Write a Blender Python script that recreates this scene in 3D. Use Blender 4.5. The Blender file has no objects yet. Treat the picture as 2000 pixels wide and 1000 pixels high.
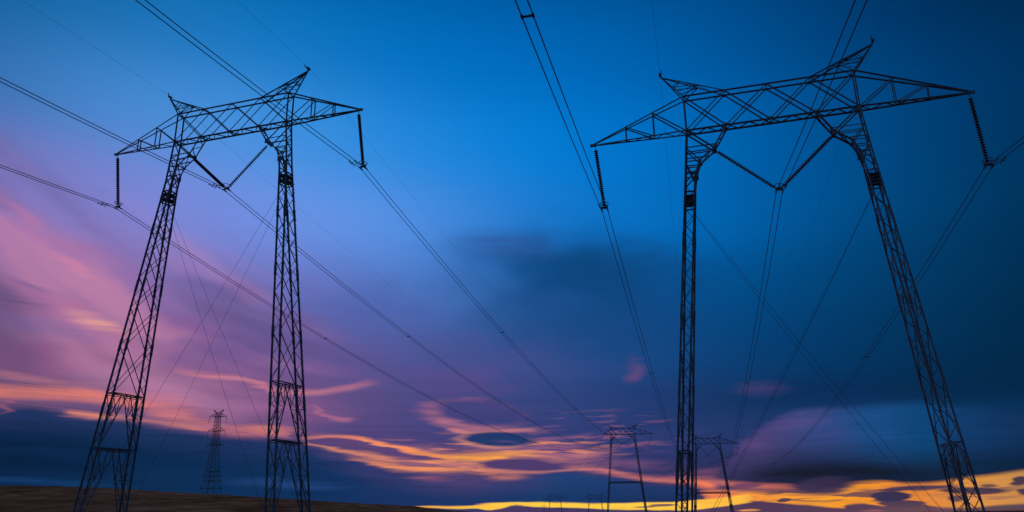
import bpy, bmesh, math, random
from math import radians as R, sin, cos, pi
from mathutils import Vector, Matrix, noise

# ------------------------------------------------------------------ scene, camera, light
scene = bpy.context.scene
col = scene.collection
cam_data = bpy.data.cameras.new('camera')
cam = bpy.data.objects.new('camera', cam_data)
col.objects.link(cam)
scene.camera = cam
cam_data.sensor_width = 36.0
cam_data.lens = 36.0 * 1530.2 / 2000.0
cam_data.clip_start = 0.1
cam_data.clip_end = 20000.0
PITCH, ROLL = 0.31436, 0.01247
cam.matrix_world = Matrix.Rotation(pi / 2 + PITCH, 4, 'X') @ Matrix.Rotation(-ROLL, 4, 'Z')

scene.view_settings.view_transform = 'Standard'
scene.view_settings.look = 'None'
scene.view_settings.exposure = 0.0
scene.view_settings.gamma = 1.0

SUN_AZ, SUN_EL = R(17.0), R(1.0)
sun_data = bpy.data.lights.new('sun', 'SUN')
sun_data.energy = 0.012
sun_data.angle = R(4.0)
sun_data.color = (1.0, 0.62, 0.34)
sun = bpy.data.objects.new('sun', sun_data)
col.objects.link(sun)
sdir = Vector((sin(SUN_AZ) * cos(SUN_EL), cos(SUN_AZ) * cos(SUN_EL), sin(SUN_EL)))
sun.rotation_euler = sdir.to_track_quat('Z', 'Y').to_euler()

# ------------------------------------------------------------------ the sky (world, by compass direction and elevation)
world = bpy.data.worlds.new('World')
scene.world = world
world.use_nodes = True
NT = world.node_tree
NT.nodes.clear()


def srgb(c):
    out = []
    for v in c[:3]:
        v = v / 255.0
        out.append(v / 12.92 if v <= 0.04045 else ((v + 0.055) / 1.055) ** 2.4)
    return (out[0], out[1], out[2], 1.0)


def nd(kind, **kw):
    n = NT.nodes.new(kind)
    for k, v in kw.items():
        setattr(n, k, v)
    return n


def put(sock, v):
    if hasattr(v, 'is_output'):
        NT.links.new(v, sock)
    else:
        sock.default_value = v


def mth(op, a, b=None, c=None, clamp=False):
    n = nd('ShaderNodeMath', operation=op, use_clamp=clamp)
    put(n.inputs[0], a)
    if b is not None:
        put(n.inputs[1], b)
    if c is not None:
        put(n.inputs[2], c)
    return n.outputs[0]


def mixc(f, a, b):
    n = nd('ShaderNodeMix', data_type='RGBA')
    put(n.inputs[0], f)
    put(n.inputs[6], a)
    put(n.inputs[7], b)
    return n.outputs[2]


def ramp(fac, stops, interp='B_SPLINE'):
    n = nd('ShaderNodeValToRGB')
    put(n.inputs[0], fac)
    cr = n.color_ramp
    cr.interpolation = interp
    while len(cr.elements) < len(stops):
        cr.elements.new(0.5)
    for e, (p, c) in zip(cr.elements, stops):
        e.position = p
        e.color = srgb(c)
    return n.outputs[0]


def curve(fac, pts):
    n = nd('ShaderNodeFloatCurve')
    put(n.inputs[1], fac)
    c = n.mapping.curves[0]
    while len(c.points) < len(pts):
        c.points.new(0.5, 0.5)
    for p, (x, y) in zip(c.points, pts):
        p.location = (x, y)
        p.handle_type = 'AUTO_CLAMPED'
    n.mapping.use_clip = False
    n.mapping.update()
    return n.outputs[0]


def smooth(v, lo, hi, a=0.0, b=1.0):
    n = nd('ShaderNodeMapRange', interpolation_type='SMOOTHSTEP', clamp=True)
    put(n.inputs[0], v)
    n.inputs[1].default_value = lo
    n.inputs[2].default_value = hi
    n.inputs[3].default_value = a
    n.inputs[4].default_value = b
    return n.outputs[0]


def noise3(vec, scale, detail=3.0, rough=0.5, dist=0.0):
    n = nd('ShaderNodeTexNoise')
    n.noise_dimensions = '3D'
    put(n.inputs['Vector'], vec)
    n.inputs['Scale'].default_value = scale
    n.inputs['Detail'].default_value = detail
    n.inputs['Roughness'].default_value = rough
    n.inputs['Distortion'].default_value = dist
    return n.outputs[0]


def mapped(vec, loc=(0, 0, 0), rot=0.0, scale=(1, 1, 1), kind='POINT'):
    n = nd('ShaderNodeMapping', vector_type=kind)
    put(n.inputs[0], vec)
    n.inputs[1].default_value = loc
    n.inputs[2].default_value = (0, 0, rot)
    n.inputs[3].default_value = scale
    return n.outputs[0]


def xyz(x, y, z=0.0):
    n = nd('ShaderNodeCombineXYZ')
    put(n.inputs[0], x)
    put(n.inputs[1], y)
    put(n.inputs[2], z)
    return n.outputs[0]


geo = nd('ShaderNodeTexCoord')
sep = nd('ShaderNodeSeparateXYZ')
NT.links.new(geo.outputs['Generated'], sep.inputs[0])
AZ = mth('MULTIPLY', mth('ARCTAN2', sep.outputs[0], sep.outputs[1]), 180 / pi)     # degrees from north, east positive
EL = mth('MULTIPLY', mth('ARCSINE', sep.outputs[2]), 180 / pi)                     # degrees above the horizon

# cloud-edge wander: a broad one, and a fine one drawn out along the wind
flat = xyz(AZ, mth('MULTIPLY', EL, 2.6))
n_a = mth('SUBTRACT', noise3(flat, 0.20, 1.0, 0.45), 0.5)
n_b = mth('SUBTRACT', noise3(mapped(flat, (31, 7, 3)), 0.22, 1.5, 0.45), 0.5)
n_c = mth('SUBTRACT', noise3(xyz(mth('MULTIPLY', AZ, 0.22), mth('MULTIPLY', EL, 2.5)), 1.0, 4.0, 0.55), 0.5)
AZ0 = mth('MULTIPLY_ADD', n_c, 1.3, mth('MULTIPLY_ADD', n_a, 0.8, AZ))
EL0 = mth('MULTIPLY_ADD', n_c, 0.10, mth('MULTIPLY_ADD', n_b, 0.2, EL))
AZ1 = mth('MULTIPLY_ADD', n_c, 2.2, mth('MULTIPLY_ADD', n_a, 1.0, AZ))
EL1 = mth('MULTIPLY_ADD', n_c, 0.22, mth('MULTIPLY_ADD', n_b, 0.25, EL))
AZ2 = mth('MULTIPLY_ADD', n_a, 6.0, AZ)
EL2 = mth('MULTIPLY_ADD', n_b, 2.6, EL)
V0 = xyz(AZ0, EL0)          # crisp lens clouds
V1 = xyz(AZ1, EL1)          # feathered clouds low down
V2 = xyz(AZ2, EL2)          # soft high clouds
X1 = mth('MULTIPLY_ADD', AZ1, 1 / 100.0, 0.5)
Y1 = mth('MULTIPLY_ADD', EL1, 1 / 50.0, 0.1)
X2 = mth('MULTIPLY_ADD', AZ2, 1 / 100.0, 0.5)
Y2 = mth('MULTIPLY_ADD', EL2, 1 / 50.0, 0.1)
streak_lo = noise3(xyz(mth('MULTIPLY', AZ1, 0.11), mth('MULTIPLY', EL1, 2.2)), 1.0, 5.0, 0.6, 0.3)
# long soft streaks of the high cloud: level near the horizon, falling to the right higher up
lean = mth('MULTIPLY', mth('ADD', AZ, 22.0), smooth(EL, 5.0, 17.0, 0.05, 0.55))
HV = xyz(mth('MULTIPLY', AZ, 0.055), mth('MULTIPLY', mth('ADD', mth('MULTIPLY_ADD', n_b, 1.2, EL), lean), 0.34))
streak_hi = noise3(HV, 1.0, 2.0, 0.45, 0.0)
streak_hi2 = noise3(mapped(HV, (5, 9, 2), 0.0, (1, 0.7, 1)), 1.0, 1.5, 0.45, 0.0)

# clear-sky colour by direction: one ramp along the azimuth per elevation
ROWS = [
    (0, 1.5, [(0.1, (10, 38, 80)), (0.2, (10, 38, 80)), (0.3, (10, 38, 82)), (0.4, (15, 40, 85)), (0.5, (60, 50, 95)), (0.6, (70, 55, 98)), (0.7, (65, 52, 88)), (0.8, (75, 60, 82)), (0.9, (50, 45, 65))]),
    (2.2, 1.5, [(0.1, (8, 36, 74)), (0.2, (8, 38, 78)), (0.3, (12, 46, 90)), (0.4, (32, 46, 98)), (0.5, (70, 62, 114)), (0.6, (46, 50, 98)), (0.7, (18, 38, 70)), (0.8, (12, 34, 60)), (0.9, (10, 30, 54))]),
    (4.5, 1.7, [(0.1, (25, 45, 85)), (0.2, (26, 50, 96)), (0.3, (62, 57, 112)), (0.4, (68, 64, 120)), (0.5, (58, 63, 122)), (0.6, (40, 57, 112)), (0.7, (30, 55, 106)), (0.8, (8, 60, 108)), (0.9, (4, 42, 74))]),
    (7.3, 2.1, [(0.1, (178, 102, 118)), (0.2, (162, 94, 126)), (0.3, (132, 86, 130)), (0.4, (80, 74, 130)), (0.5, (56, 68, 126)), (0.6, (26, 57, 112)), (0.7, (0, 48, 92)), (0.8, (0, 40, 74)), (0.9, (0, 30, 54))]),
    (11, 2.5, [(0.1, (160, 104, 136)), (0.2, (152, 98, 142)), (0.3, (120, 86, 142)), (0.4, (84, 80, 144)), (0.5, (54, 84, 148)), (0.6, (6, 70, 130)), (0.7, (0, 58, 108)), (0.8, (0, 47, 84)), (0.9, (0, 32, 58))]),
    (15, 3.0, [(0.1, (164, 112, 154)), (0.2, (156, 112, 164)), (0.3, (112, 104, 176)), (0.4, (84, 114, 190)), (0.5, (38, 98, 165)), (0.6, (0, 80, 146)), (0.7, (0, 70, 124)), (0.8, (0, 54, 96)), (0.9, (0, 36, 66))]),
    (20, 3.6, [(0.1, (120, 104, 172)), (0.2, (132, 128, 205)), (0.3, (116, 144, 228)), (0.4, (92, 150, 232)), (0.5, (25, 120, 206)), (0.6, (0, 112, 196)), (0.7, (0, 88, 156)), (0.8, (0, 62, 112)), (0.9, (0, 42, 76))]),
    (26, 3.9, [(0.1, (35, 98, 160)), (0.2, (74, 140, 212)), (0.3, (72, 148, 225)), (0.4, (34, 138, 222)), (0.5, (0, 128, 217)), (0.6, (0, 115, 202)), (0.7, (0, 90, 160)), (0.8, (0, 62, 116)), (0.9, (0, 44, 84))]),
    (32, 4.0, [(0.1, (4, 88, 146)), (0.2, (26, 114, 182)), (0.3, (18, 120, 196)), (0.4, (0, 114, 196)), (0.5, (0, 107, 190)), (0.6, (0, 97, 174)), (0.7, (0, 76, 142)), (0.8, (0, 50, 98)), (0.9, (0, 33, 68))]),
    (38, 4.0, [(0.1, (0, 74, 124)), (0.2, (0, 88, 146)), (0.3, (0, 94, 160)), (0.4, (0, 92, 162)), (0.5, (0, 84, 154)), (0.6, (0, 76, 138)), (0.7, (0, 58, 112)), (0.8, (0, 38, 76)), (0.9, (0, 26, 54))]),
]
XF = mth('MULTIPLY_ADD', AZ, 1 / 100.0, 0.5)
sumw, sumc = None, None
for i, (el, h, stops) in enumerate(ROWS):
    d = mth('DIVIDE', mth('SUBTRACT', EL, el), h)
    if i == 0:
        d = mth('MAXIMUM', d, 0.0)
    if i == len(ROWS) - 1:
        d = mth('MINIMUM', d, 0.0)
    w = mth('POWER', 2.718, mth('MULTIPLY', mth('MULTIPLY', d, d), -1.0))
    c = ramp(XF, stops, 'B_SPLINE')
    vm = nd('ShaderNodeVectorMath', operation='SCALE')
    put(vm.inputs[0], c)
    put(vm.inputs['Scale'], w)
    if sumw is None:
        sumw, sumc = w, vm.outputs[0]
    else:
        sumw = mth('ADD', sumw, w)
        va = nd('ShaderNodeVectorMath', operation='ADD')
        put(va.inputs[0], sumc)
        put(va.inputs[1], vm.outputs[0])
        sumc = va.outputs[0]
vd = nd('ShaderNodeVectorMath', operation='SCALE')
put(vd.inputs[0], sumc)
put(vd.inputs['Scale'], mth('DIVIDE', 1.0, sumw))
SKY = vd.outputs[0]

# the dusk sky away from the afterglow, to the sides and behind
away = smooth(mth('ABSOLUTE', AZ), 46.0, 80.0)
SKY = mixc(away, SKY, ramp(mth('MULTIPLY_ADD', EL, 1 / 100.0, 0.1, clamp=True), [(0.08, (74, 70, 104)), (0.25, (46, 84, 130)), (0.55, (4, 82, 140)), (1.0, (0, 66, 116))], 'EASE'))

SKY = mixc(smooth(EL, 44.0, 62.0), SKY, srgb((92, 93, 114)))      # unseen grey cap overhead, added to warm the light on the ground

# a broad veil of mauve and pink cloud to the north-west
veil = mth('MULTIPLY', mth('MULTIPLY', mth('MULTIPLY', smooth(AZ2, -27.0, -9.0, 1.0, 0.0), smooth(AZ2, -70.0, -45.0, 0.0, 1.0)), smooth(EL2, 4.0, 7.0, 0.0, 1.0)),
           smooth(mth('MULTIPLY_ADD', AZ2, 0.30, EL2), 7.0, 13.0, 1.0, 0.0))
SKY = mixc(mth('MULTIPLY', mth('MULTIPLY', smooth(streak_hi2, 0.42, 0.60), veil), 0.8), SKY, srgb((92, 77, 122)))
SKY = mixc(mth('MULTIPLY', mth('MULTIPLY', smooth(streak_hi, 0.44, 0.66), veil), 0.78), SKY, srgb((182, 122, 160)))

# fine lens-shaped shreds inside the lit clouds: bright ones round the afterglow, dark ones in front of the yellow gap
LV = xyz(mth('MULTIPLY', AZ1, 0.34), mth('MULTIPLY', EL1, 2.9))
shred = noise3(LV, 1.0, 3.0, 0.5, 0.25)
shred2 = noise3(mapped(LV, (13, 4, 8), 0.0, (0.8, 1.25, 1)), 1.0, 3.0, 0.5, 0.25)


def region(a, e, ra, re):
    g = nd('ShaderNodeTexGradient', gradient_type='SPHERICAL')
    put(g.inputs[0], mapped(xyz(AZ, EL), (a, e, 0), 0.0, (ra, re, 1.0), 'TEXTURE'))
    return smooth(g.outputs[1], 0.0, 0.55)




def shreds(which, base):
    """bright shreds round the afterglow, dark ones in front of the yellow gap, faint wisps beside it"""
    if which == 'core':
        k = region(-1.631, 3.801, 11.884, 1.843)
        base = mixc(mth('MULTIPLY', mth('MULTIPLY', smooth(shred, 0.50, 0.60), k), 0.75), base, srgb((78, 64, 116)))
        return mixc(mth('MULTIPLY', mth('MULTIPLY', smooth(shred2, 0.54, 0.68), k), 0.75), base, srgb((236, 142, 102)))
    if which == 'gap':
        k = region(23.445, 0.838, 11.367, 0.818)
        base = mixc(mth('MULTIPLY', mth('MULTIPLY', smooth(shred2, 0.52, 0.60), k), 0.85), base, srgb((74, 58, 82)))
        return mixc(mth('MULTIPLY', mth('MULTIPLY', smooth(shred, 0.57, 0.70), k), 0.5), base, srgb((190, 112, 70)))
    k = region(4.593, 5.055, 9.25, 2.144)
    return mixc(mth('MULTIPLY', mth('MULTIPLY', smooth(shred, 0.52, 0.66), k), 0.6), base, srgb((150, 94, 128)))


# cloud features, all in degrees of azimuth and elevation
#   ('E', az, el, ra, re, rot, colour, strength, edge, warp)      an elliptical cloud, edge 0 soft .. 1 crisp
#   ('S', name)      a sheet of fine shreds
#   ('C', [(az, el, half width, strength)...], colours, warp)     a drawn-out ribbon
#   ('B', [(az, top, bottom)...], colours, strength, soft top, soft bottom, warp)   a bank between two outlines
FEATURES = [
    ('E', 5.411, 16.007, 14.014, 5.582, -8.0, (10, 66, 122), 0.85, 0, 2),
    ('E', 6.235, 17.093, 9.772, 2.789, -5.0, (12, 68, 122), 0.8, 0, 2),
    ('E', -0.583, 18.767, 5.913, 1.646, -4.0, (46, 84, 152), 0.75, 0, 1),
    ('E', 2.263, 14.234, 4.971, 2.239, 0.0, (40, 88, 156), 0.3, 0, 2),
    ('E', 5.631, 12.286, 13.04, 4.45, -4.0, (20, 64, 120), 0.5, 0, 2),
    ('E', -10.723, 14.162, 7.594, 3.306, -15.0, (72, 92, 165), 0.5, 0, 2),
    ('E', -0.094, 10.566, 9.721, 2.219, -8.0, (74, 72, 135), 0.35, 0, 2),
    ('E', -4.601, 9.307, 6.74, 1.832, -8.0, (96, 72, 136), 0.5, 0, 2),
    ('E', -32.959, 17.583, 5.685, 1.072, -28.0, (172, 116, 168), 0.8, 0, 2),
    ('E', -29.128, 16.027, 5.705, 1.311, -33.0, (150, 108, 168), 0.6, 0, 3),
    ('E', -30.235, 15.313, 3.025, 0.486, -28.0, (196, 124, 158), 0.85, 0, 1),
    ('E', -30.723, 12.693, 5.74, 0.961, -22.0, (165, 104, 148), 0.6, 0, 3),
    ('E', -28.232, 11.901, 2.91, 0.654, -14.0, (216, 148, 150), 1, 0.1, 1),
    ('E', -27.075, 11.24, 1.849, 0.395, -20.0, (176, 112, 146), 0.7, 0, 1),
    ('E', -33.272, 12.647, 2.797, 0.935, -6.0, (98, 78, 124), 0.75, 0, 1),
    ('E', -31.774, 13.865, 2.61, 0.636, -22.0, (112, 86, 138), 0.5, 0, 2),
    ('E', -31.376, 11.329, 4.386, 0.95, -6.0, (110, 100, 158), 0.75, 0, 1),
    ('E', -31.911, 9.368, 5.487, 1.123, -6.0, (126, 76, 122), 0.7, 0, 3),
    ('E', -22.237, 12.125, 3.704, 1.169, -5.0, (148, 92, 150), 0.55, 0, 3),
    ('E', -21.536, 14.969, 4.156, 1.392, -8.0, (104, 88, 152), 0.5, 0, 2),
    ('E', -21.397, 10.451, 5.443, 1.375, 0.0, (92, 78, 138), 0.55, 0, 2),
    ('E', -16.442, 12.474, 4.315, 2.142, -10.0, (98, 84, 150), 0.4, 0, 2),
    ('C', [(-24.86, 9.73, 0.262, 0), (-23.22, 9.26, 0.3, 0.35), (-21.57, 8.97, 0.337, 0.7), (-19.24, 8.9, 0.375, 0.85), (-18.19, 8.52, 0.412, 0.9), (-17.31, 8.13, 0.375, 0.85), (-14.71, 8.03, 0.337, 0.8), (-12.61, 8.29, 0.375, 0.6), (-10.47, 8.72, 0.449, 0.35), (-8.66, 8.96, 0.449, 0)], [(0, (202, 124, 142))], 1),
    ('C', [(-15.0, 7.14, 0.375, 0.0), (-14.11, 6.95, 0.412, 0.6), (-13.21, 6.48, 0.337, 0.75), (-11.79, 6.28, 0.3, 0.55), (-10.37, 6.51, 0.375, 0)], [(0, (190, 112, 138))], 1),
    ('C', [(-33.38, 8.37, 0.449, 0.6), (-31.73, 8.19, 0.449, 0.7), (-29.72, 7.94, 0.449, 0.6), (-27.68, 7.88, 0.524, 0.2)], [(0, (178, 112, 132))], 1),
    ('C', [(-34.78, 7.35, 0.674, 0.9), (-33.2, 7.28, 0.674, 0.95), (-30.48, 7.33, 0.637, 0.9), (-27.59, 7.23, 0.637, 0.85), (-25.13, 6.83, 0.749, 0.75), (-22.56, 6.16, 0.824, 0.7), (-20.57, 5.55, 0.824, 0.55), (-18.58, 5.25, 0.674, 0.5), (-15.89, 5.19, 0.524, 0.6)], [(0.1677, (238, 134, 112)), (0.2233, (236, 130, 114)), (0.2692, (216, 122, 122)), (0.3388, (214, 122, 122))], 1),
    ('E', -23.592, 6.956, 3.853, 1.128, -10.0, (206, 118, 126), 0.5, 0, 1),
    ('E', -16.011, 6.845, 5.26, 1.742, -5.0, (140, 84, 136), 0.5, 0, 1),
    ('E', -17.265, 5.512, 3.069, 0.478, -2.0, (232, 134, 112), 0.6, 0, 1),
    ('E', -8.17, 5.174, 6.179, 1.204, -6.0, (92, 72, 126), 0.4, 0, 1),
    ('E', -3.806, 3.504, 7.974, 1.268, -4.0, (200, 120, 116), 0.75, 0, 1),
    ('E', -1.994, 3.523, 5.442, 0.774, -4.0, (252, 152, 84), 0.9, 0.1, 1),
    ('E', 3.097, 3.845, 5.395, 1.201, -3.0, (172, 104, 124), 0.75, 0, 1),
    ('E', -6.675, 3.001, 5.403, 0.696, -8.0, (236, 142, 104), 0.75, 0.1, 1),
    ('E', -0.913, 2.499, 2.527, 0.838, -5.0, (232, 140, 104), 0.8, 0.1, 1),
    ('S', 'wisp'),
    ('S', 'core'),
    ('E', -11.349, 4.607, 5.357, 0.627, -10.0, (172, 102, 122), 0.6, 0, 1),
    ('C', [(-14.84, 4.89, 0.225, 0.5), (-13.12, 5.05, 0.225, 0.85), (-11.01, 4.85, 0.262, 0.95), (-8.86, 4.37, 0.3, 1), (-6.34, 3.94, 0.337, 1), (-4.17, 3.61, 0.375, 1), (-1.99, 3.63, 0.449, 1), (0.19, 3.82, 0.337, 0.9), (2.0, 3.58, 0.3, 0.6), (3.8, 3.31, 0.225, 0.1)], [(0.3516, (224, 128, 116)), (0.4112, (248, 146, 96)), (0.4801, (255, 168, 70)), (0.5349, (230, 140, 100))], 1),
    ('B', [(-14.28, 4.796, 4.693), (-13.12, 4.978, 4.46), (-11.0, 4.747, 4.157), (-8.85, 4.227, 3.74), (-6.69, 3.767, 3.384), (-5.07, 3.549, 3.444)], [(0, (88, 66, 116))], 0.95, 0.075, 0.112, 1),
    ('C', [(-14.3, 4.52, 0.225, 0.5), (-12.73, 4.22, 0.225, 0.85), (-10.96, 3.91, 0.225, 0.8), (-9.54, 3.64, 0.262, 0.7), (-7.4, 3.28, 0.225, 0.8), (-4.53, 3.41, 0.225, 0.6)], [(0, (244, 150, 104))], 1),
    ('E', -8.467, 3.357, 4.301, 0.556, -8.0, (200, 124, 112), 0.6, 0.1, 1),
    ('E', -6.858, 3.176, 2.154, 0.209, -4.0, (116, 80, 116), 0.8, 0.6, 1),
    ('E', -4.81, 2.989, 0.936, 0.104, -2.0, (112, 78, 116), 0.6, 0.3, 1),
    ('C', [(-11.29, 3.5, 0.225, 0.2), (-9.88, 3.26, 0.262, 0.7), (-7.74, 2.9, 0.262, 0.9), (-5.6, 2.75, 0.262, 0.95), (-3.98, 2.77, 0.225, 0.7), (-2.72, 2.62, 0.225, 0.2)], [(0, (246, 150, 98))], 1),
    ('E', -3.095, 6.515, 4.502, 1.371, -6.0, (204, 122, 130), 0.85, 0.44, 1),
    ('E', -2.432, 6.726, 4.286, 1.228, -6.0, (68, 66, 124), 1, 0.62, 1),
    ('E', -0.148, 6.129, 4.779, 0.719, -5.0, (48, 60, 118), 0.75, 0.1, 1),
    ('C', [(-4.99, 5.74, 0.15, 0.2), (-3.82, 5.52, 0.187, 0.8), (-1.99, 5.33, 0.225, 0.85), (-0.16, 5.41, 0.262, 0.75), (1.68, 5.53, 0.262, 0.4), (3.89, 5.71, 0.187, 0)], [(0, (212, 130, 128))], 1),
    ('C', [(-4.58, 7.6, 0.262, 0.0), (-3.66, 7.67, 0.262, 0.35), (-2.36, 7.59, 0.262, 0.3), (-0.88, 7.36, 0.262, 0)], [(0, (150, 96, 138))], 1),
    ('E', -1.554, 4.789, 3.144, 0.747, -3.0, (226, 144, 122), 0.9, 0.6, 1),
    ('E', -1.188, 4.856, 3.072, 0.641, -3.0, (32, 56, 106), 1, 0.72, 1),
    ('C', [(-2.36, 4.73, 0.112, 0.0), (-0.9, 4.71, 0.112, 0.3), (0.2, 4.56, 0.112, 0)], [(0, (96, 80, 124))], 1),
    ('E', 1.272, 3.45, 2.535, 0.316, -2.0, (96, 66, 112), 0.7, 0.4, 1),
    ('E', 0.468, 3.075, 3.759, 0.455, -3.0, (74, 58, 108), 0.98, 0.75, 1),
    ('C', [(-1.99, 4.51, 0.112, 0), (-0.71, 4.64, 0.15, 0.5), (0.2, 4.49, 0.15, 0.4), (1.11, 4.26, 0.112, 0)], [(0, (84, 76, 120))], 1),
    ('C', [(-2.9, 2.87, 0.15, 0.3), (-0.91, 2.67, 0.187, 0.8), (1.62, 2.57, 0.187, 0.8), (3.78, 2.68, 0.15, 0.4)], [(0, (226, 140, 116))], 1),
    ('E', 5.267, 3.808, 2.512, 0.351, 8.0, (206, 126, 122), 0.5, 0, 1),
    ('C', [(1.3, 4.75, 0.187, 0.2), (3.13, 4.87, 0.225, 0.5), (4.96, 5.05, 0.225, 0.4), (6.41, 5.16, 0.187, 0)], [(0, (150, 96, 132))], 1),
    ('B', [(-37.01, 5.955, -0.764), (-33.04, 6.28, -0.856), (-31.99, 6.43, -0.88), (-30.32, 6.269, -0.916), (-28.87, 6.022, -0.947), (-26.52, 5.862, -0.996), (-24.36, 5.546, -1.039), (-22.45, 5.236, -1.076), (-20.19, 4.986, -1.119), (-17.87, 4.755, -1.161), (-15.16, 4.582, -1.209), (-13.07, 4.185, -1.244), (-10.93, 3.328, -1.277), (-8.79, 2.53, -1.31), (-6.31, 2.514, -1.346), (-4.16, 2.566, -1.375), (-2.72, 2.483, -1.394), (-1.64, 2.056, -1.407), (-0.2, 2.109, -1.425), (1.25, 2.334, -1.441), (3.06, 2.587, -1.46), (5.2, 2.312, -1.481), (7.33, 1.968, -1.5), (9.42, 1.727, -1.517), (11.48, 1.286, -1.531)], [(0.1698, (22, 48, 92)), (0.2552, (24, 50, 94)), (0.3537, (28, 52, 100)), (0.4105, (52, 58, 108)), (0.4617, (78, 64, 114)), (0.4986, (54, 60, 112)), (0.5429, (26, 64, 118)), (0.6189, (24, 54, 104))], 0.96, 0.3, 0.3, 1),
    ('B', [(-36.86, 5.097, -0.764), (-32.87, 5.228, -0.856), (-27.27, 4.878, -0.977), (-20.39, 3.721, -1.113), (-14.4, 3.427, -1.221), (-8.77, 1.879, -1.31), (-3.79, 1.493, -1.38), (1.59, 1.431, -1.445), (6.23, 1.368, -1.491), (11.44, 0.782, -1.531)], [(0.1712, (8, 36, 70)), (0.3204, (12, 46, 86)), (0.4253, (18, 50, 98)), (0.5352, (18, 56, 104)), (0.6181, (20, 46, 88))], 0.92, 0.824, 0.3, 1),
    ('E', -30.395, 3.098, 7.542, 0.726, -2.0, (4, 28, 56), 0.8, 0, 1),
    ('E', -30.764, 1.983, 7.433, 0.328, -2.0, (20, 66, 116), 0.75, 0, 1),
    ('E', -15.642, 1.914, 5.822, 0.534, -3.0, (38, 76, 132), 0.6, 0, 1),
    ('E', -15.6, 1.35, 7.556, 0.265, -3.0, (8, 44, 86), 0.6, 0, 1),
    ('E', -23.161, 3.201, 8.433, 0.84, -2.0, (8, 40, 80), 0.6, 0, 1),
    ('E', -6.013, 2.167, 2.219, 0.276, -2.0, (156, 90, 116), 0.75, 0.1, 1),
    ('E', -13.057, 3.944, 2.796, 0.55, -12.0, (96, 74, 122), 0.35, 0, 1),
    ('E', -32.81, 6.507, 0.423, 0.789, 0.0, (170, 96, 120), 0.6, 0, 1),
    ('C', [(-30.03, 6.16, 0.225, 0), (-29.18, 6.2, 0.3, 0.8), (-27.73, 6.1, 0.3, 0.8), (-26.24, 6.03, 0.262, 0.4), (-24.7, 5.86, 0.225, 0.5), (-22.82, 5.66, 0.262, 0.6), (-21.2, 5.43, 0.225, 0.2)], [(0, (232, 138, 112))], 1),
    ('C', [(3.43, 2.89, 0.3, 0.2), (5.22, 2.66, 0.337, 0.75), (6.99, 2.35, 0.337, 0.8), (9.1, 2.07, 0.375, 0.8), (11.18, 1.87, 0.449, 0.85), (13.22, 1.59, 0.524, 0.95), (14.55, 1.4, 0.524, 0.95), (16.2, 1.17, 0.449, 0.6), (17.82, 0.94, 0.3, 0.1)], [(0.5343, (206, 122, 118)), (0.5985, (206, 116, 112)), (0.6331, (246, 128, 90)), (0.6734, (240, 140, 90))], 1),
    ('E', 7.74, 3.064, 5.25, 0.555, -3.0, (132, 84, 122), 0.6, 0, 1),
    ('E', 13.616, 2.257, 4.008, 0.541, 2.0, (150, 86, 112), 0.6, 0, 1),
    ('E', 10.458, 1.539, 2.409, 0.169, -2.0, (64, 50, 96), 0.6, 0.3, 1),
    ('E', 8.685, 9.36, 1.46, 0.87, 0.0, (104, 74, 124), 0.75, 0, 2),
    ('E', 8.878, 10.115, 0.954, 0.872, 0.0, (74, 70, 124), 0.6, 0, 1),
    ('E', 17.566, 7.772, 2.533, 0.762, -1.0, (78, 66, 120), 0.8, 0, 1),
    ('E', 21.185, 7.387, 9.014, 1.353, 0.0, (4, 44, 88), 0.75, 0, 1),
    ('B', [(14.53, 2.911, 1.069), (15.82, 4.062, 1.049), (17.28, 5.099, 1.026), (18.7, 5.855, 1.002), (20.39, 6.246, 1.037), (22.63, 6.188, 0.994), (24.83, 6.254, 0.952), (26.65, 6.265, 0.915), (28.64, 5.903, 0.963), (30.82, 5.498, 1.062), (32.91, 5.194, 1.155), (39.85, 4.873, 1.097)], [(0.6453, (66, 60, 112)), (0.6737, (68, 66, 120)), (0.706, (50, 70, 128)), (0.743, (22, 74, 130)), (0.7723, (8, 68, 118)), (0.7947, (14, 58, 106)), (0.8239, (14, 50, 92))], 1.0, 0.337, 0.524, 1),
    ('E', 19.65, 5.539, 3.19, 0.876, 10.0, (84, 74, 132), 0.6, 0, 1),
    ('E', 16.478, 3.871, 2.312, 1.153, 20.0, (92, 70, 122), 0.6, 0, 1),
    ('E', 27.677, 7.161, 6.032, 1.026, -2.0, (2, 40, 76), 0.6, 0, 1),
    ('B', [(14.66, 2.57, 1.0), (16.4, 3.097, 0.972), (19.41, 3.537, 0.985), (23.79, 3.312, 0.901), (26.72, 2.943, 0.903), (29.59, 3.193, 0.932), (32.52, 3.056, 1.01), (39.38, 2.704, 0.831)], [(0.6466, (44, 46, 86)), (0.6928, (16, 32, 62)), (0.7515, (10, 32, 58)), (0.7941, (8, 34, 62)), (0.8233, (6, 30, 56))], 0.93, 1.348, 0.337, 1),
    ('E', 21.762, 1.992, 8.671, 0.968, -1.0, (12, 24, 42), 0.95, 0.25, 1),
    ('B', [(13.69, 1.148, -1.545), (15.2, 1.121, -1.553), (17.17, 0.987, -1.561), (19.1, 0.92, -1.568), (20.71, 1.115, -1.573), (22.3, 1.401, -1.576), (23.83, 1.46, -1.577), (25.59, 1.261, -1.578), (27.33, 1.342, -1.578), (29.05, 1.599, -1.576), (30.7, 1.729, -1.573), (32.57, 1.932, -1.568), (39.24, 2.032, -1.537)], [(0.6369, (240, 132, 84)), (0.6652, (246, 152, 60)), (0.7039, (252, 162, 46)), (0.7346, (246, 150, 44)), (0.764, (230, 136, 56)), (0.792, (222, 148, 68)), (0.8236, (196, 138, 78))], 0.97, 0.187, 0.3, 1),
    ('E', 28.579, 0.436, 3.45, 0.479, -2.0, (222, 140, 84), 0.6, 0, 1),
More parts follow.
